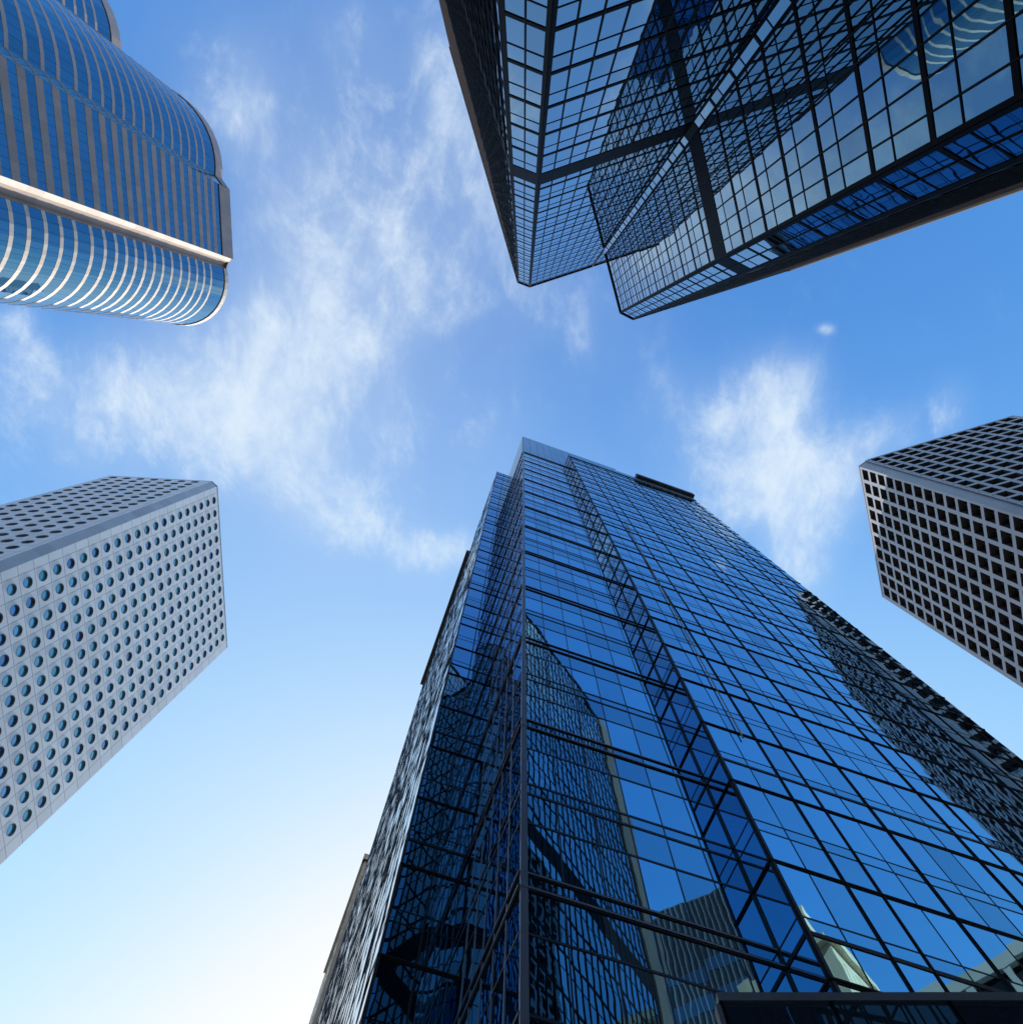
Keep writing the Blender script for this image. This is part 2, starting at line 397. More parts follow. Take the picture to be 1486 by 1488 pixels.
def curtain(kit, w, zlo, zhi, hlines, vlines, glass, tilt=0.0025, seed=1, spandrel=None, names=('window_pane', 'transom', 'mullion')):
    """Glazed curtain wall: hlines = [(z, half height, depth, mats)], vlines = [(s, half width, depth, mats)], panes in the cells."""
    rnd = random.Random(seed)
    H = sorted([h for h in hlines if zlo < h[0] < zhi], key=lambda h: h[0])
    V = sorted([v for v in vlines if -0.01 <= v[0] <= w.len + 0.01], key=lambda v: v[0])
    zs = [zlo] + [h[0] for h in H] + [zhi]
    qs = [0.0] + [v[0] for v in V if 0.2 < v[0] < w.len - 0.2] + [w.len]
    for zi in range(len(zs) - 1):
        if zs[zi + 1] - zs[zi] < 0.02: continue
        rowt = 1.0
        if spandrel and (zs[zi + 1] - zs[zi]) < spandrel[0]: rowt = spandrel[1]
        for qi in range(len(qs) - 1):
            t = rowt * rnd.uniform(0.86, 1.08)
            if rnd.random() < 0.05: t *= 0.72
            mb = pane(w, qs[qi], qs[qi + 1], zs[zi], zs[zi + 1], rnd, tilt, 0.0, t)
            kit.add(names[0], mb, glass, seen_area(mb.v))
    for (z, hh, dep, mats) in H:
        mb = w.box(0, w.len, z - hh, z + hh, -0.02, dep)
        if len(mats) > 1: mb.merge(w.box(0, w.len, z - hh * 0.35, z + hh * 0.35, dep - 0.002, dep + 0.03, 1))
        kit.add(names[1], mb, list(mats), seen_area(w.quad(0, w.len, z - hh, z + hh, dep)))
    for (q, hw, dep, mats) in V:
        q_ = min(max(q, hw), w.len - hw)
        mb = w.box(q_ - hw, q_ + hw, zlo, zhi, -0.025, dep + 0.004)
        if len(mats) > 1: mb.merge(w.box(q_ - hw * 0.35, q_ + hw * 0.35, zlo, zhi, dep + 0.002, dep + 0.034, 1))
        kit.add(names[2], mb, list(mats), seen_area(w.quad(q_ - hw, q_ + hw, zlo, zhi, dep)))

def slab(name, poly, z0, z1, mat, parent):
    """Closed prism over a plan polygon."""
    n = len(poly); m = MB()
    v = [(x, y, z0 + EYE) for x, y in poly] + [(x, y, z1 + EYE) for x, y in poly]
    f = [tuple(range(n - 1, -1, -1)), tuple(range(n, 2 * n))] + [(i, (i + 1) % n, n + (i + 1) % n, n + i) for i in range(n)]
    uv = [(x, y) for x, y in poly] * 2
    m.add(v, f, uv)
    return m.build(name, mat, parent)
def plain_walls(name, pts, z0, z1, mat, parent):
    m = MB()
    for a, b in zip(pts[:-1], pts[1:]):
        w = Wall(a, b); m.add(w.quad(0, w.len, z0, z1), [(0, 1, 2, 3)], [(0, z0), (w.len, z0), (w.len, z1), (0, z1)])
    return m.build(name, mat, parent)
BASE = -EYE

# ------------------------------------------------------------------ ground
g = MB(); S = 3000.0
g.add([(-S, -S, 0), (S, -S, 0), (S, S, 0), (-S, S, 0)], [(0, 1, 2, 3)], [(-S, -S), (S, -S), (S, S), (-S, S)])
go = g.build('ground', 'paving'); go['kind'] = 'structure'; go['label'] = 'grey street paving around the towers'

# ------------------------------------------------------------------ 1. blue glass tower in the middle
K = 0.74
th = R_(19.30)
cd = Vector((math.cos(th), math.sin(th))); cn = Vector((math.sin(th), -math.cos(th)))
c0 = Vector((-0.05, 19.14)) * K
def cp(d, n): return c0 + cd * d * K + cn * n * K
inn = cp(10.87, 0); outp = cp(10.87, 1.87)
r2e = outp + cd * 31.8 * K
lq = cp(0, -9.0); le1 = cp(-3.77, -9.0); le2 = cp(-3.77, -27.0); le3 = cp(-3.77, -67.0)
T = thing('glass_skyscraper', 'tall blue mirror glass tower with stepped corners, largest in the picture, rising at bottom centre', 'skyscraper')
T.location = (0, 0, 0)
kit = Kit(T)
def c_levels(style):
    L = []
    for k in range(-3, 14):
        t1 = 20.57 + 10.87 * k
        A2, A1, B1 = ('alu', 'alu_light'), ('alu',), ('frame_blue',)
        if style == 'front':
            L += [(t1, .10, .045, A2), (t1 - .70, .11, .06, A2), (t1 - 2.63, .05, .025, A1), (t1 - 5.44, .06, .03, A1), (t1 - 6.15, .065, .035, A1), (t1 - 8.05, .05, .025, A1)]
        else:
            L += [(t1, .035, .014, B1), (t1 - .75, .09, .04, B1), (t1 - 2.63, .10, .045, ('frame_blue', 'bronze')), (t1 - 5.44, .035, .014, B1), (t1 - 6.15, .04, .014, B1), (t1 - 8.05, .10, .045, ('frame_blue', 'bronze'))]
    return [(z * K, h * K, d * K, m) for z, h, d, m in L]
def bars(pos, hw, dep, mats): return [(q * K, hw * K, dep * K, mats) for q in pos]
FR, SD = c_levels('front'), c_levels('side')
w = Wall(c0, inn)
curtain(kit, w, BASE, 140.9 * K, FR, bars([1.80 * i for i in range(1, 6)], .03, .012, ('alu',)) + bars([0.0], .15, .08, ('alu_light',)), 'blue_glass', 0.002, 11, (1.5, 0.78))
w = Wall(inn, outp)
curtain(kit, w, BASE, 149.5 * K, SD, bars([1.87], .07, .04, ('frame_blue',)) + bars([0.0], .06, .03, ('frame_blue',)), 'dim_side_glass', 0.001, 12)  # same glass dimmed, so the inner corner looks darker, as if mirrored twice
w = Wall(outp, r2e)
pos_thin, pos_thick, pos_med = [], [], []
for i in range(1, 18):
    (pos_thick if i % 3 == 2 else pos_med if i % 6 == 3 else pos_thin).append(i * 1.79 - 0.05)
curtain(kit, w, BASE, 146.0 * K, SD, bars(pos_thin, .025, .012, ('frame_blue',)) + bars(pos_thick, .075, .045, ('frame_blue', 'bronze')) + bars(pos_med, .04, .06, ('bronze',)) + bars([0.0], .08, .04, ('frame_blue',)), 'blue_glass', 0.0022, 13, (1.2, 0.93))
w = Wall(lq, c0)
curtain(kit, w, BASE, 140.9 * K, FR, bars([1.5 * i for i in range(1, 6)], .04, .025, ('alu_light',)), 'dim_side_glass', 0.003, 14)
w = Wall(le1, lq)
curtain(kit, w, BASE, 157.0 * K, SD, bars([1.9], .05, .03, ('frame_blue',)) + bars([0.0], .08, .05, ('alu',)), 'dim_side_glass', 0.0022, 15)
w = Wall(le2, le1)
GD = [(z, h, .006, (m_[0],)) for z, h, d, m_ in SD]
curtain(kit, w, BASE, 157.0 * K, GD, bars([1.8 * i for i in range(1, 10)], .04, .03, ('alu',)), 'dim_side_glass', 0.012, 16)
w = Wall(le3, le2)
curtain(kit, w, BASE, 148.5 * K, GD, bars([1.8 * i for i in range(0, 23)], .04, .03, ('alu',)), 'dim_side_glass', 0.012, 17)
kit.finish({'transom': 100, 'mullion': 60})
# metal screens round the plant floors at the top, roofs, rear walls
m = MB()
for a, b, z0, z1 in ((lq, c0, 140.9, 170), (c0, inn, 140.9, 170), (inn, cp(26.5, 0), 149.6, 170), (cp(26.5, 0), cp(26.5, -18), 149.6, 170), (cp(0, -18), lq, 140.9, 170)):
    w = Wall(a, b); m.merge(w.box(0, w.len, z0 * K, z1 * K, -0.02, 0.10))
m.build('roof_screen', 'fascia', T)
m = MB(); w = Wall(outp, r2e); m.merge(w.box(0, w.len, 146.0 * K, 149.6 * K, -0.02, 0.12)); m.build('parapet', 'fascia', T)
slab('roof', [tuple(cp(0.05, -.1)), tuple(cp(26.4, -.1)), tuple(cp(26.4, -18)), tuple(cp(0.05, -18))], 169.0 * K, 169.6 * K, 'roof', T)
slab('roof', [tuple(cp(10.9, -.1)), tuple(outp - cn * .05 + cd * .05), tuple(r2e - cn * .05), tuple(r2e - cn * 40), tuple(cp(10.9, -60))], 148.6 * K, 149.4 * K, 'roof', T)
slab('roof', [tuple(le2 + cd * .05), tuple(le1 + cd * .05 - cn * .05), tuple(lq - cn * .05), tuple(cp(0, -27))], 156.4 * K, 156.95 * K, 'roof', T)
slab('roof_slab', [tuple(le3 - cd * .55), tuple(le2 - cd * .55 - cn * 2.0 * K), tuple(le2 + cd * 8 - cn * 2.0 * K), tuple(le3 + cd * 8)], 148.5 * K, 150.3 * K, 'soffit', T)
plain_walls('rear_wall', [r2e, r2e - cn * 46, le3 + cd * 8, le3], BASE, 148.4 * K, 'wall_plain', T)
# long dark overhanging box on the roof edge (cleaning cradle rail)
w = Wall(outp, r2e)
b = w.box(17.2 * K, 31.9 * K, 148.9 * K, 151.2 * K, 0.0, 1.0 * K)
b.build('cradle_rail', 'soffit', T)

wc = Wall(outp, r2e)
def tube(p, q, r, n=8):
    p, q = Vector(p), Vector(q); ax = (q - p).normalized(); u = ax.orthogonal().normalized(); v = ax.cross(u); m = MB()
    vs = [tuple(c + (u * math.cos(6.2832 * k / n) + v * math.sin(6.2832 * k / n)) * r) for c in (p, q) for k in range(n)]
    m.add(vs, [(k, (k + 1) % n, n + (k + 1) % n, n + k) for k in range(n)]); return m
tube(wc.p(3.15, 66.0, .10), wc.p(1.78, 24.9, .10), .035).build('cable', 'rope', T)

# ------------------------------------------------------------------ 2. black framed glass tower, top
KA = 0.68
tha = R_(-17.14)
ad = Vector((math.cos(tha), math.sin(tha))); an = Vector((-math.sin(tha), math.cos(tha)))
t0 = Vector((1.53, -19.34)) * KA
def ap(d, n): return t0 + ad * d * KA + an * n * KA
t2 = ap(16.9, 13.66); t3 = ap(16.9 + 2.36, 13.66 + 2.20)
va, vb = ap(16.55, 0), ap(16.9, 0.75)
tb = ap(-2.54, -1.92)
T2_ = thing('black_skyscraper', 'black framed grey blue glass tower with a folded inner corner at top right', 'skyscraper')
kit = Kit(T2_)
def a_levels():
    L = []
    for k in range(-9, 23):
        z = 43.2 + 5.87 * k
        if k == 5:
            L += [(74.4, 2.0, .05, ('black',)), (78.6, .12, .04, ('black',))]; continue
        L += [(z, .21, .05, ('black',)), (z + 3.5, .07, .03, ('black',))]
    return [(z * KA, h * KA, d * KA, m_) for z, h, d, m_ in L]
AL = a_levels()
def abars(w, n, hw=.058, dep=.05, ends=True):
    L = w.len / KA
    r = [(L * i / n * KA, hw * KA, dep * KA, ('black', 'bronze')) for i in range(1, n)]
    if ends: r += [(0.0, .15 * KA, .06 * KA, ('black',)), (w.len, .15 * KA, .06 * KA, ('black',))]
    return r
far_r = t3 + ad * 35.0 * KA
w = Wall(far_r, t3); curtain(kit, w, BASE, 147.6 * KA, AL, abars(w, 22, .09, .08), 'steel_glass', 0.003, 21)
w = Wall(t3, t2); curtain(kit, w, BASE, 147.6 * KA, AL, abars(w, 2), 'steel_glass', 0.002, 22)
w = Wall(t2, vb); curtain(kit, w, BASE, 147.6 * KA, AL, abars(w, 8), 'steel_glass', 0.0022, 23)
w = Wall(vb, va); curtain(kit, w, BASE, 147.6 * KA, AL, [], 'steel_glass', 0.001, 24)
w = Wall(ap(24, 0), va); curtain(kit, w, 147.3 * KA, 169.6 * KA, AL, abars(w, 5), 'steel_glass', 0.0022, 28)
w = Wall(va, t0); curtain(kit, w, BASE, 169.6 * KA, AL, abars(w, 10), 'steel_glass', 0.0022, 25)
w = Wall(t0, tb); curtain(kit, w, BASE, 169.6 * KA, AL, abars(w, 2), 'steel_glass', 0.002, 26)
bl = ap(-2.54, -1.92 - 55)
w = Wall(tb, bl); curtain(kit, w, BASE, 169.6 * KA, AL, abars(w, 35, .09, .10), 'steel_glass', 0.003, 27)
kit.finish({'transom': 100, 'mullion': 100})
m = MB()
for a, b, z in ((va, t0, 169.6), (t0, tb, 169.6), (tb, bl, 169.6), (far_r, t3, 147.6), (t3, t2, 147.6), (t2, vb, 147.6), (ap(24, 0), ap(16.9, 0), 169.6)):
    w = Wall(a, b); m.merge(w.box(-0.02, w.len + 0.02, z * KA, (z + .9) * KA, -0.3, 0.16))
m.build('parapet', 'black', T2_)
slab('roof', [tuple(ap(24, -.1)), tuple(ap(0, -.1)), tuple(tb + ad * .1), tuple(bl + ad * .1), tuple(ap(24, -57))], 169.0 * KA, 169.5 * KA, 'roof', T2_)
slab('roof', [tuple(far_r - an * .1), tuple(t3 - an * .1), tuple(t2 + ad * .1), tuple(ap(17, 0)), tuple(far_r - an * 14)], 147.0 * KA, 147.5 * KA, 'roof', T2_)
plain_walls('rear_wall', [bl, bl + ad * 50, far_r - an * 14, far_r], BASE, 147 * KA, 'wall_plain', T2_)
# slim stone corner trim at the far end that catches the sun
wt = Wall(far_r + ad * 2.5, far_r); wt.box(0, 2.5, BASE, 148.6 * KA, -9.0, 0.25).build('stone_pier', 'pier', T2_)

# ------------------------------------------------------------------ 3. round-window tower, left
T3 = thing('round_window_tower', 'pale grey tower with rows of round porthole windows at the left edge', 'skyscraper')
jA, jB_ = Vector((-84.57, 32.93)), Vector((-86.83, 81.33))
jC = Vector((-86.0, 31.55)); jF = Vector((-114.6, 30.1))
kit = Kit(T3)
SEG = 28
def round_wall(w, n, s_first, z_first, pitch_s, pitch_z, rows, r=0.96, dep=0.34, seed=3):
    rnd = random.Random(seed)
    wall = MB()
    ztop = z_first + pitch_z / 2
    sl_ = s_first - pitch_s / 2; sr_ = s_first + pitch_s * (n - 0.5)
    ring = [(math.cos(2 * math.pi * k / SEG), math.sin(2 * math.pi * k / SEG)) for k in range(SEG)]
    hs, hz = pitch_s / 2, pitch_z / 2
    for i in range(n):
        for j in range(rows):
            cs, cz = s_first + i * pitch_s, z_first - j * pitch_z
            vi, vo, ui, uo = [], [], [], []
            for (a, b) in ring:
                t_ = min(hs / abs(a) if abs(a) > 1e-6 else 9e9, hz / abs(b) if abs(b) > 1e-6 else 9e9)
                vi.append((cs + r * a, cz + r * b)); vo.append((cs + t_ * a, cz + t_ * b))
            # square corners added so that neighbouring cells meet
            vs = [w.p(*q) for q in vi] + [w.p(*q) for q in vo]
            uv = vi + vo
            fs = [(k, SEG + k, SEG + (k + 1) % SEG, (k + 1) % SEG) for k in range(SEG)]
            wall.add(vs, fs, uv)
            for (sa, sb) in ((1, 1), (-1, 1), (-1, -1), (1, -1)):
                ks = [k for k in range(SEG) if ring[k][0] * sa > 0 and ring[k][1] * sb > 0]
                best = None
                for k in range(SEG):
                    k2 = (k + 1) % SEG
                    A_, B_ = vo[k], vo[k2]
                    on = lambda P: (abs(abs(P[0] - cs) - hs) < 1e-6, abs(abs(P[1] - cz) - hz) < 1e-6)
                    a1, b1 = on(A_), on(B_)
                    if a1 != b1 and ((A_[0] + B_[0]) / 2 - cs) * sa > 0 and ((A_[1] + B_[1]) / 2 - cz) * sb > 0: best = (A_, B_)
                if best:
                    cq = (cs + sa * hs, cz + sb * hz)
                    tri = [best[0], cq, best[1]]
                    wall.add([w.p(*q) for q in tri], [(0, 1, 2)], tri)
            # the window: reveal tube with a raised rim, and its glass
            fr = MB()
            rim = 0.05
            vv_ = [w.p(cs + (r + rim) * a, cz + (r + rim) * b, 0.0) for a, b in ring] + [w.p(cs + (r + rim) * a, cz + (r + rim) * b, 0.05) for a, b in ring] \
                + [w.p(cs + r * a, cz + r * b, 0.05) for a, b in ring] + [w.p(cs + r * a, cz + r * b, -dep) for a, b in ring]
            ff = []
            for k in range(SEG):
                k2 = (k + 1) % SEG
                for l in range(3): ff.append((l * SEG + k, l * SEG + k2, (l + 1) * SEG + k2, (l + 1) * SEG + k))
            fr.add(vv_, ff)
            gl_ = MB()
            ta, tz = rnd.gauss(0, 0.012), rnd.gauss(0, 0.012)
            gl_.add([w.p(cs + r * a, cz + r * b, -dep + 0.02 + ta * a + tz * b) for a, b in ring], [tuple(range(SEG))], None, 0, rnd.uniform(0.55, 1.15))
            kit.add('window', fr, 'reveal', seen_area(w.quad(cs - r, cs + r, cz - r, cz + r)), ('glass', gl_, 'port_glass_blue' if rnd.random() < 0.3 else 'port_glass'))
    zb = z_first - pitch_z * (rows - 0.5)
    for (q0, q1, z0, z1) in ((0, sl_, BASE, 170), (sr_, w.len, BASE, 170), (sl_, sr_, ztop, 170), (sl_, sr_, BASE, zb)):
        if q1 - q0 > 0.01 and z1 - z0 > 0.01:
            wall.add(w.quad(q0, q1, z0, z1), [(0, 1, 2, 3)], [(q0, z0), (q1, z0), (q1, z1), (q0, z1)])
    return wall
wA = Wall(jA, jB_); round_wall(wA, 12, 3.55, 167.6, 3.70, 3.51, 46, seed=4).build('wall', 'white_panel', T3)
wB = Wall(jF, jC); round_wall(wB, 7, wB.len - 3.55 - 6 * 3.75, 167.9, 3.75, 3.51, 46, seed=5).build('wall', 'white_panel', T3)
kit.finish()
wc = Wall(jC, jA); m = MB(); m.add(wc.quad(0, wc.len, BASE, 170), [(0, 1, 2, 3)], [(0, 0), (wc.len, 0), (wc.len, 170), (0, 170)]); m.build('corner_panel', 'chamfer_blue', T3)
plain_walls('rear_wall', [jB_, jB_ + Vector((-28.5, 0)), jF], BASE, 170, 'white_panel', T3)
slab('roof', [tuple(jF), tuple(jC), tuple(jA), tuple(jB_), (jB_.x - 28.5, jB_.y)], 169.7, 170.25, 'reveal', T3)

# ------------------------------------------------------------------ 4. grid tower, right
KR = 0.80
T4 = thing('grid_tower', 'pale concrete grid tower with deep square windows at the right edge', 'skyscraper')
rA0, rA1 = Vector((90.52, 26.87)) * KR, Vector((101.85, 64.2)) * KR
rB0 = Vector((92.9, 24.95)) * KR; rB1 = Vector((129.2, 13.2)) * KR
kit = Kit(T4)
PT = 3.82 * KR
def grid_wall(w, n, s_first, z_first, rows, seed):
    rnd = random.Random(seed)
    wall = MB(); hw, hh, dep = 1.42 * KR, 1.45 * KR, 1.25 * KR
    for i in range(n):
        for j in range(rows):
            cs, cz = s_first + i * PT, z_first - j * PT
            q = [(cs - PT / 2, cz - PT / 2), (cs + PT / 2, cz - PT / 2), (cs + PT / 2, cz + PT / 2), (cs - PT / 2, cz + PT / 2),
                 (cs - hw, cz - hh), (cs + hw, cz - hh), (cs + hw, cz + hh), (cs - hw, cz + hh)]
            wall.add([w.p(*a) for a in q], [(0, 1, 5, 4), (1, 2, 6, 5), (2, 3, 7, 6), (3, 0, 4, 7)], q)
            fr = MB()
            i0 = [(cs - hw, cz - hh), (cs + hw, cz - hh), (cs + hw, cz + hh), (cs - hw, cz + hh)]
            fr.add([w.p(a, b, 0.0) for a, b in i0] + [w.p(a, b, -dep) for a, b in i0], [(k, (k + 1) % 4, 4 + (k + 1) % 4, 4 + k) for k in range(4)])
            fr.merge(w.box(cs - 0.06, cs + 0.06, cz - hh, cz + hh, -dep, -dep + 0.12, 1))
            fr.merge(w.box(cs - hw, cs + hw, cz - hh, cz - hh + 0.12, -dep, -dep + 0.12, 1))
            gl_ = pane(w, cs - hw, cs + hw, cz - hh, cz + hh, rnd, 0.004, -dep + 0.02, rnd.uniform(0.5, 1.3))
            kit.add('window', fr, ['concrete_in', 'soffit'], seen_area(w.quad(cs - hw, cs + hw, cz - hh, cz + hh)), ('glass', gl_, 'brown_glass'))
    zt = z_first + PT / 2; zb = z_first - PT * (rows - .5); sl_ = s_first - PT / 2; sr_ = s_first + PT * (n - .5)
    top = 170 * KR
    for (q0, q1, z0, z1) in ((0, sl_, BASE, top), (sr_, w.len, BASE, top), (sl_, sr_, zt, top), (sl_, sr_, BASE, zb)):
        if q1 - q0 > 0.01 and z1 - z0 > 0.01: wall.add(w.quad(q0, q1, z0, z1), [(0, 1, 2, 3)], [(q0, z0), (q1, z0), (q1, z1), (q0, z1)])
    return wall
w = Wall(rA1, rA0); grid_wall(w, 10, w.len - (2.0 + 9 * 3.82) * KR, 167.2 * KR, 42, 6).build('wall', 'concrete', T4)
w = Wall(rB0, rB1); grid_wall(w, 10, 0.55 * KR + 0.2, 167.9 * KR, 42, 7).build('wall', 'concrete', T4)
kit.finish()
wc = Wall(rA0, rB0); m = MB(); m.add(wc.quad(0, wc.len, BASE, 170 * KR), [(0, 1, 2, 3)], [(0, 0), (wc.len, 0), (wc.len, 170 * KR), (0, 170 * KR)]); m.build('corner_panel', 'concrete', T4)
rC = rB1 + (rA1 - rA0)
plain_walls('rear_wall', [rB1, rC, rA1], BASE, 170 * KR, 'concrete', T4)
slab('roof', [tuple(rA1), tuple(rA0), tuple(rB0), tuple(rB1), tuple(rC)], 169.6 * KR, 170.3 * KR, 'concrete', T4)

# ------------------------------------------------------------------ 5. striped towers with rounded ends, top left
def arc(cx, cy, r, a0, a1, n):
    return [Vector((cx + r * math.cos(R_(a0 + (a1 - a0) * k / n)), cy + r * math.sin(R_(a0 + (a1 - a0) * k / n)))) for k in range(n + 1)]
STRIPES = [161.25, 157.82, 154.45, 150.9, 147.35, 143.7, 140.2, 137.0, 133.75, 130.6, 127.6, 124.5, 121.2, 117.66, 113.5, 110.1, 106.6, 103.0, 99.6]
while STRIPES[-1] > 6: STRIPES.append(STRIPES[-1] - 3.42)
def ribbon(path, z0, z1, o, mi=0, closed_top=False):
    """Band that follows a plan path, pushed outward by o."""
    m = MB(); n = len(path); pts = []
    for i in range(n):
        a = path[max(i - 1, 0)]; b = path[min(i + 1, n - 1)]
        t_ = (b - a).normalized(); pts.append(path[i] + Vector((t_.y, -t_.x)) * o)
    s = 0.0
    for i in range(n - 1):
        a, b = pts[i], pts[i + 1]; l = (b - a).length
        p0, p1 = path[i], path[i + 1]
        vs = [(a.x, a.y, z0 + EYE), (b.x, b.y, z0 + EYE), (b.x, b.y, z1 + EYE), (a.x, a.y, z1 + EYE), (p0.x, p0.y, z0 + EYE), (p1.x, p1.y, z0 + EYE), (p1.x, p1.y, z1 + EYE), (p0.x, p0.y, z1 + EYE)]
        uv = [(s, z0), (s + l, z0), (s + l, z1), (s, z1)] * 2
        fs = [(0, 1, 2, 3)] + ([(4, 5, 1, 0), (3, 2, 6, 7)] if o > 0.001 else [])
        m.add(vs, fs, uv, mi, random.uniform(0.80, 1.12)); s += l
    return m
def striped(root, sections, top, zscale=1.0):
    kit = Kit(root)
    for path, gw, gmat, glass, topband in sections:
        zs = [z * zscale for z in STRIPES]
        prev = topband
        mid = path[len(path) // 2]
        for z in zs:
            zt, zb_ = z + gw * zscale, z - gw * zscale
            mb = ribbon(path, zt, prev, 0.0)
            q = [(p.x, p.y, zz + EYE) for zz in (zt, prev) for p in (path[0], path[-1])]
            a = seen_area([q[0], q[1], q[3], q[2]])
            kit.add('ribbon_window', mb, glass, a)
            kit.add('granite_band', ribbon(path, zb_, zt, 0.03), gmat, a)
            prev = zb_
        kit.add('granite_band', ribbon(path, topband, top, 0.20), gmat, 1e6)
    kit.finish()
T5 = thing('striped_tower', 'blue and grey striped tower with two rounded lobes, nearest one at top left', 'skyscraper', group='striped towers with rounded ends')
lobe_u = arc(-92, -48.2, 17.2, -175, 12, 26)
flat = [Vector((-74.6, -43.4)), Vector((-73.55, -42.3)), Vector((-73.95, -34)), Vector((-74.32, -26.1))]
lobe_l = arc(-88, -22.0, 12.0, -8, 185, 24)
striped(T5, [(lobe_u, 0.42, 'granite', 'ribbon_glass', 166.5), ([lobe_u[-1], flat[1]], 0.42, 'granite_dark', 'gap_glass', 166.5), (flat[1:], 0.84, 'granite_dark', 'ribbon_glass', 164.4), (lobe_l, 0.42, 'granite_lit', 'ribbon_glass', 168.2)], 170.0)
plain_walls('sunlit_return', [flat[-1], Vector((-75.05, -25.36))], BASE, 170, 'granite_lit', T5)
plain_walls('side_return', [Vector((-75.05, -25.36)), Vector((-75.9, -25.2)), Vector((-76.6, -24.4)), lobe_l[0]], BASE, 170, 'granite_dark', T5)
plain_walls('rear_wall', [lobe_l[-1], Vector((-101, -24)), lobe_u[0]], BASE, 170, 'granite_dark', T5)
slab('roof', [tuple(p) for p in lobe_u] + [tuple(p) for p in flat] + [(-75.35, -25.05)] + [tuple(p) for p in lobe_l], 169.5, 169.95, 'roof', T5)
T6 = thing('striped_tower', 'blue and grey striped rounded tower partly hidden, second one in the top corner', 'skyscraper', group='striped towers with rounded ends')
SC6 = 1.12
lobe2 = [Vector((x * SC6, y * SC6)) for x, y in [(p.x - 21.5, p.y - 27.0) for p in arc(-92, -48.2, 17.2, -175, 40, 28)]]
striped(T6, [(lobe2, 0.42, 'granite', 'ribbon_glass', 166.5 * SC6)], 170.0 * SC6, SC6)
slab('roof', [tuple(p) for p in lobe2], 169.5 * SC6, 169.95 * SC6, 'roof', T6)
plain_walls('rear_wall', [lobe2[-1], lobe2[0]], BASE, 170 * SC6, 'granite_dark', T6)

# ------------------------------------------------------------------ 6. beige stone building behind the glass tower
T7 = thing('stone_building', 'beige stone building showing as a thin strip behind the edge of the blue glass tower', 'building')
sb0 = Vector((-23.3, 71.9)); sd = Vector((-0.33, 0.944)); sx = Vector((0.944, 0.33))
HB = 80.0
pts = [sb0 + sd * 22, sb0, sb0 + sx * 20]
plain_walls('wall', pts, BASE, HB - 1.0, 'beige', T7)
plain_walls('rear_wall', [sb0 + sx * 20, sb0 + sx * 20 + sd * 22, sb0 + sd * 22], BASE, HB - 1.0, 'beige', T7)
m = MB()
for a, b in zip(pts[:-1], pts[1:]):
    w = Wall(a, b)
    m.merge(w.box(-0.25, w.len + 0.25, HB - 1.0, HB, -0.5, 0.3))
m.build('cornice', 'beige', T7)
slab('roof', [tuple(p) for p in pts] + [tuple(sb0 + sx * 20 + sd * 22)], HB - 1.3, HB - 1.05, 'roof', T7)
for a, b in zip(pts[:-1], pts[1:]):
    w = Wall(a, b)
    for fl in range(9):
        for i in range(int(w.len // 3.2)):
            q = 1.2 + i * 3.2; z = HB - 5.0 - fl * 4.0
            fm = w.box(q, q + 1.5, z, z + 2.2, -0.3, 0.04)
            fo = fm.build('window', 'beige', T7)
            gm = MB(); gm.add(w.quad(q + .12, q + 1.38, z + .12, z + 2.08, 0.043), [(0, 1, 2, 3)]); gm.build('pane', 'brown_glass', fo)

# ------------------------------------------------------------------ 7. dark glass pavilion at the foot of the tower
T8 = thing('glass_pavilion', 'low dark glass pavilion with a straight top rail at the bottom edge', 'pavilion')
PZ = 6.2
pA, pB = Vector((0.3885, 1.2135)) * PZ, Vector((1.10, 1.197)) * PZ
w = Wall(pA, pB)
kit = Kit(T8)
rnd = random.Random(81)
seams = [0.0, 1.32, 2.72, 4.1, w.len]
for a, b in zip(seams[:-1], seams[1:]):
    mb = pane(w, a, b, BASE, PZ - 0.10, rnd, 0.002); kit.add('window_pane', mb, 'dark_glass', seen_area(mb.v))
for q in seams:
    kit.add('mullion', w.box(max(q - .02, 0), min(q + .02, w.len), BASE, PZ - .10, -.02, .03), 'black', 1.0)
kit.finish()
w.box(-.02, w.len, PZ - .10, PZ, -.3, .05).build('top_rail', 'alu_light', T8)
w2 = Wall(pA + Vector((0.1, 3.0)), pA)
m = MB(); m.add(w2.quad(0, w2.len, BASE, PZ - .10), [(0, 1, 2, 3)]); m.build('side_pane', 'dark_glass', T8)
w2.box(w2.len - .14, w2.len, BASE, PZ - .10, -.02, .06).build('corner_post', 'alu_light', T8)
slab('roof', [tuple(pA + Vector((.02, .02))), tuple(pB + Vector((0, .02))), tuple(pB + Vector((0, 3))), tuple(pA + Vector((.12, 3)))], PZ - .12, PZ - .02, 'roof', T8)

# ------------------------------------------------------------------ 8. office tower across the street, seen only through the shade and the reflections it gives
T9 = thing('office_tower', 'plain grey office tower behind the blue glass tower, shading the grid tower', 'skyscraper')
ox0, ox1, oy0, oy1, OH = 68.0, 116.0, 95.0, 125.0, 164.7
plain_walls('wall', [Vector((ox0, oy1)), Vector((ox0, oy0)), Vector((ox1, oy0)), Vector((ox1, oy1)), Vector((ox0, oy1))], BASE, OH, 'wall_plain', T9)
slab('roof', [(ox0, oy0), (ox1, oy0), (ox1, oy1), (ox0, oy1)], OH - .3, OH + .02, 'roof', T9)
for a, b in ((Vector((ox0, oy1)), Vector((ox0, oy0))), (Vector((ox0, oy0)), Vector((ox1, oy0)))):
    w = Wall(a, b)
    for fl in range(40):
        z = 2.0 + fl * 4.0
        w.box(0.6, w.len - 0.6, z, z + 2.0, -0.02, 0.06).build('ribbon_window', 'steel_glass', T9)

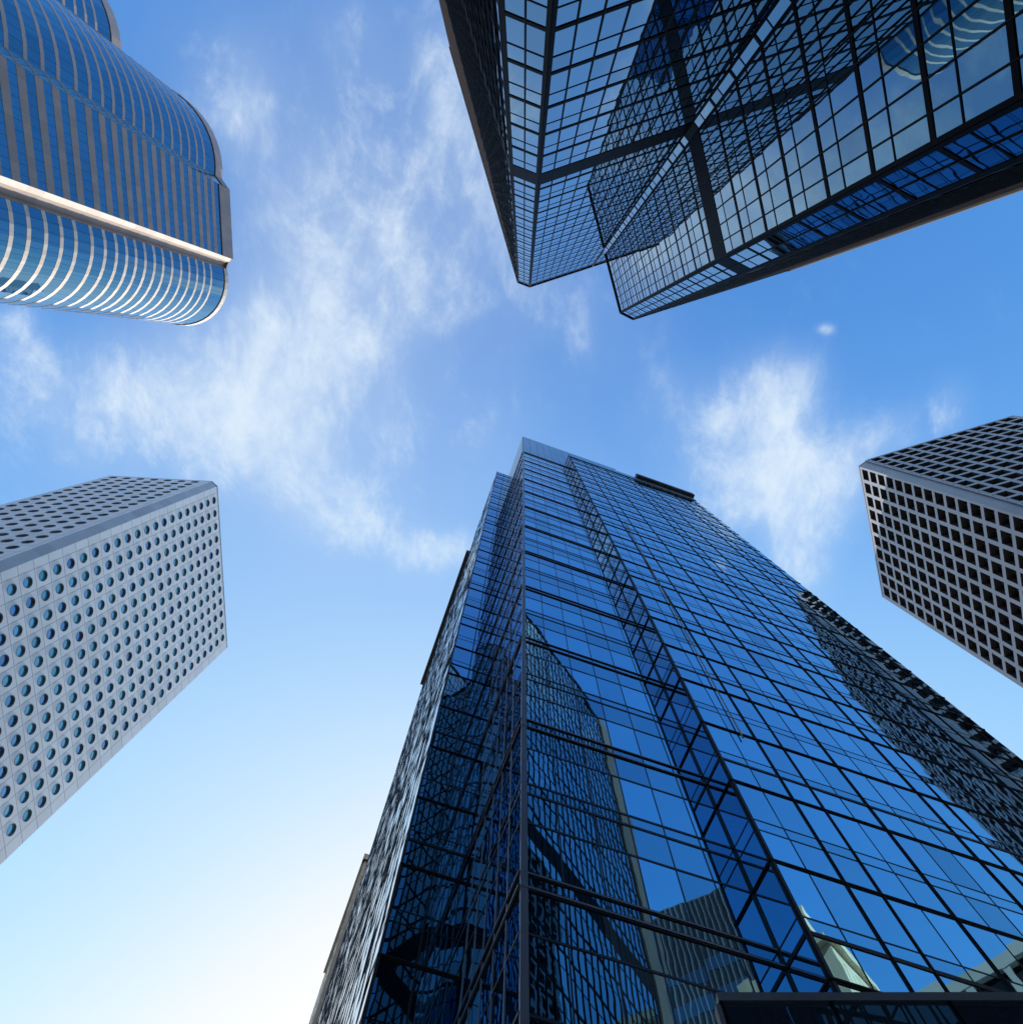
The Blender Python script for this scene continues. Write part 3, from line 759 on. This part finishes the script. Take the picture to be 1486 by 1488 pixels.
# ------------------------------------------------------------------ 9. neighbours that stand outside the frame and show in the mirror glass
T10 = thing('finned_tower', 'dark tower with pale vertical fins mirrored low in the blue glass facade', 'skyscraper')
f0, f1 = Vector((108.4, -68.3)), Vector((121.5, -36.5)); FH = 141.5
w = Wall(f1, f0)
if (w.n.dot(Vector((-100, 60)))) < 0: w = Wall(f0, f1)
back = w.n * -24
m = MB(); m.add(w.quad(0, w.len, BASE, FH), [(0, 1, 2, 3)], [(0, BASE), (w.len, BASE), (w.len, FH), (0, FH)]); m.build('wall', 'soffit', T10)
plain_walls('rear_wall', [w.b, w.b + back, w.a + back, w.a], BASE, FH, 'wall_plain', T10)
slab('roof', [tuple(w.a), tuple(w.b), tuple(w.b + back), tuple(w.a + back)], FH - .4, FH + .03, 'roof', T10)
for i in range(int(w.len / 1.45) + 1):
    w.box(i * 1.45, i * 1.45 + .17, BASE, FH, 0, .35).build('fin', 'alu_light', T10)
for k in range(14):
    w.box(0, w.len, FH - 22 - k * 7.6, FH - 18.6 - k * 7.6, 0, .06).build('ribbon_window', 'brown_glass', T10)

T11 = thing('stone_tower', 'sunlit beige stone tower with cornice mirrored at the corner of the blue glass facade', 'building')
bc = Vector((58.6, -9.0))
def square(c, h, rot=-12):
    r = R_(rot); ux, uy = Vector((math.cos(r), math.sin(r))), Vector((-math.sin(r), math.cos(r)))
    return [c + ux * a + uy * b for a, b in ((-h, -h), (h, -h), (h, h), (-h, h))]
def stage(name, h, z0, z1, mat='beige_pale'):
    return slab(name, [tuple(p) for p in square(bc, h)], z0, z1, mat, T11)
stage('shaft', 5.2, BASE, 47.0); stage('cornice', 5.8, 47.0, 48.4); stage('belfry', 4.3, 48.4, 55.5); stage('cornice', 5.0, 55.5, 56.8)
stage('lantern', 3.0, 56.8, 60.0); stage('cap', 3.5, 60.0, 61.2)
for a, b in zip(square(bc, 5.2), square(bc, 5.2)[1:] + square(bc, 5.2)[:1]):
    w = Wall(b, a)
    for fl in range(8):
        for q in (1.6, 4.5, 7.4):
            fm = w.box(q, q + 1.4, 41 - fl * 4.4, 43.4 - fl * 4.4, -.02, .04).build('window', 'brown_glass', T11)
for a, b in zip(square(bc, 4.3), square(bc, 4.3)[1:] + square(bc, 4.3)[:1]):
    w = Wall(b, a)
    for q in (1.2, 3.6, 6.0): w.box(q, q + 1.3, 50.0, 54.0, -.02, .05).build('window', 'brown_glass', T11)

T12 = thing('white_building', 'low white framed building with big dark windows mirrored in the lowest blue panes', 'building')
g0, g1 = Vector((48.6, 1.5)), Vector((53.2, 22.0)); GH = 41.6
w = Wall(g1, g0)
if w.n.x > 0: w = Wall(g0, g1)
back = w.n * -15
m = MB(); m.add(w.quad(0, w.len, BASE, GH - 1.3, -.4), [(0, 1, 2, 3)]); m.build('glazing', 'soffit', T12)
w.box(0, w.len, GH - 0.9, GH, -.4, .15).build('parapet', 'white_paint', T12)
for i in range(8):
    w.box(i * w.len / 7 - .32, i * w.len / 7 + .32, BASE, GH - 0.9, -.4, .12).build('pier', 'white_paint', T12)
for k in range(9):
    w.box(0, w.len, GH - 6.2 - k * 4.4, GH - 5.0 - k * 4.4, -.4, .10).build('spandrel', 'white_paint', T12)
plain_walls('rear_wall', [w.b, w.b + back, w.a + back, w.a], BASE, GH, 'white_panel', T12)
slab('roof', [tuple(w.a), tuple(w.b), tuple(w.b + back), tuple(w.a + back)], GH - .5, GH - .1, 'roof', T12)
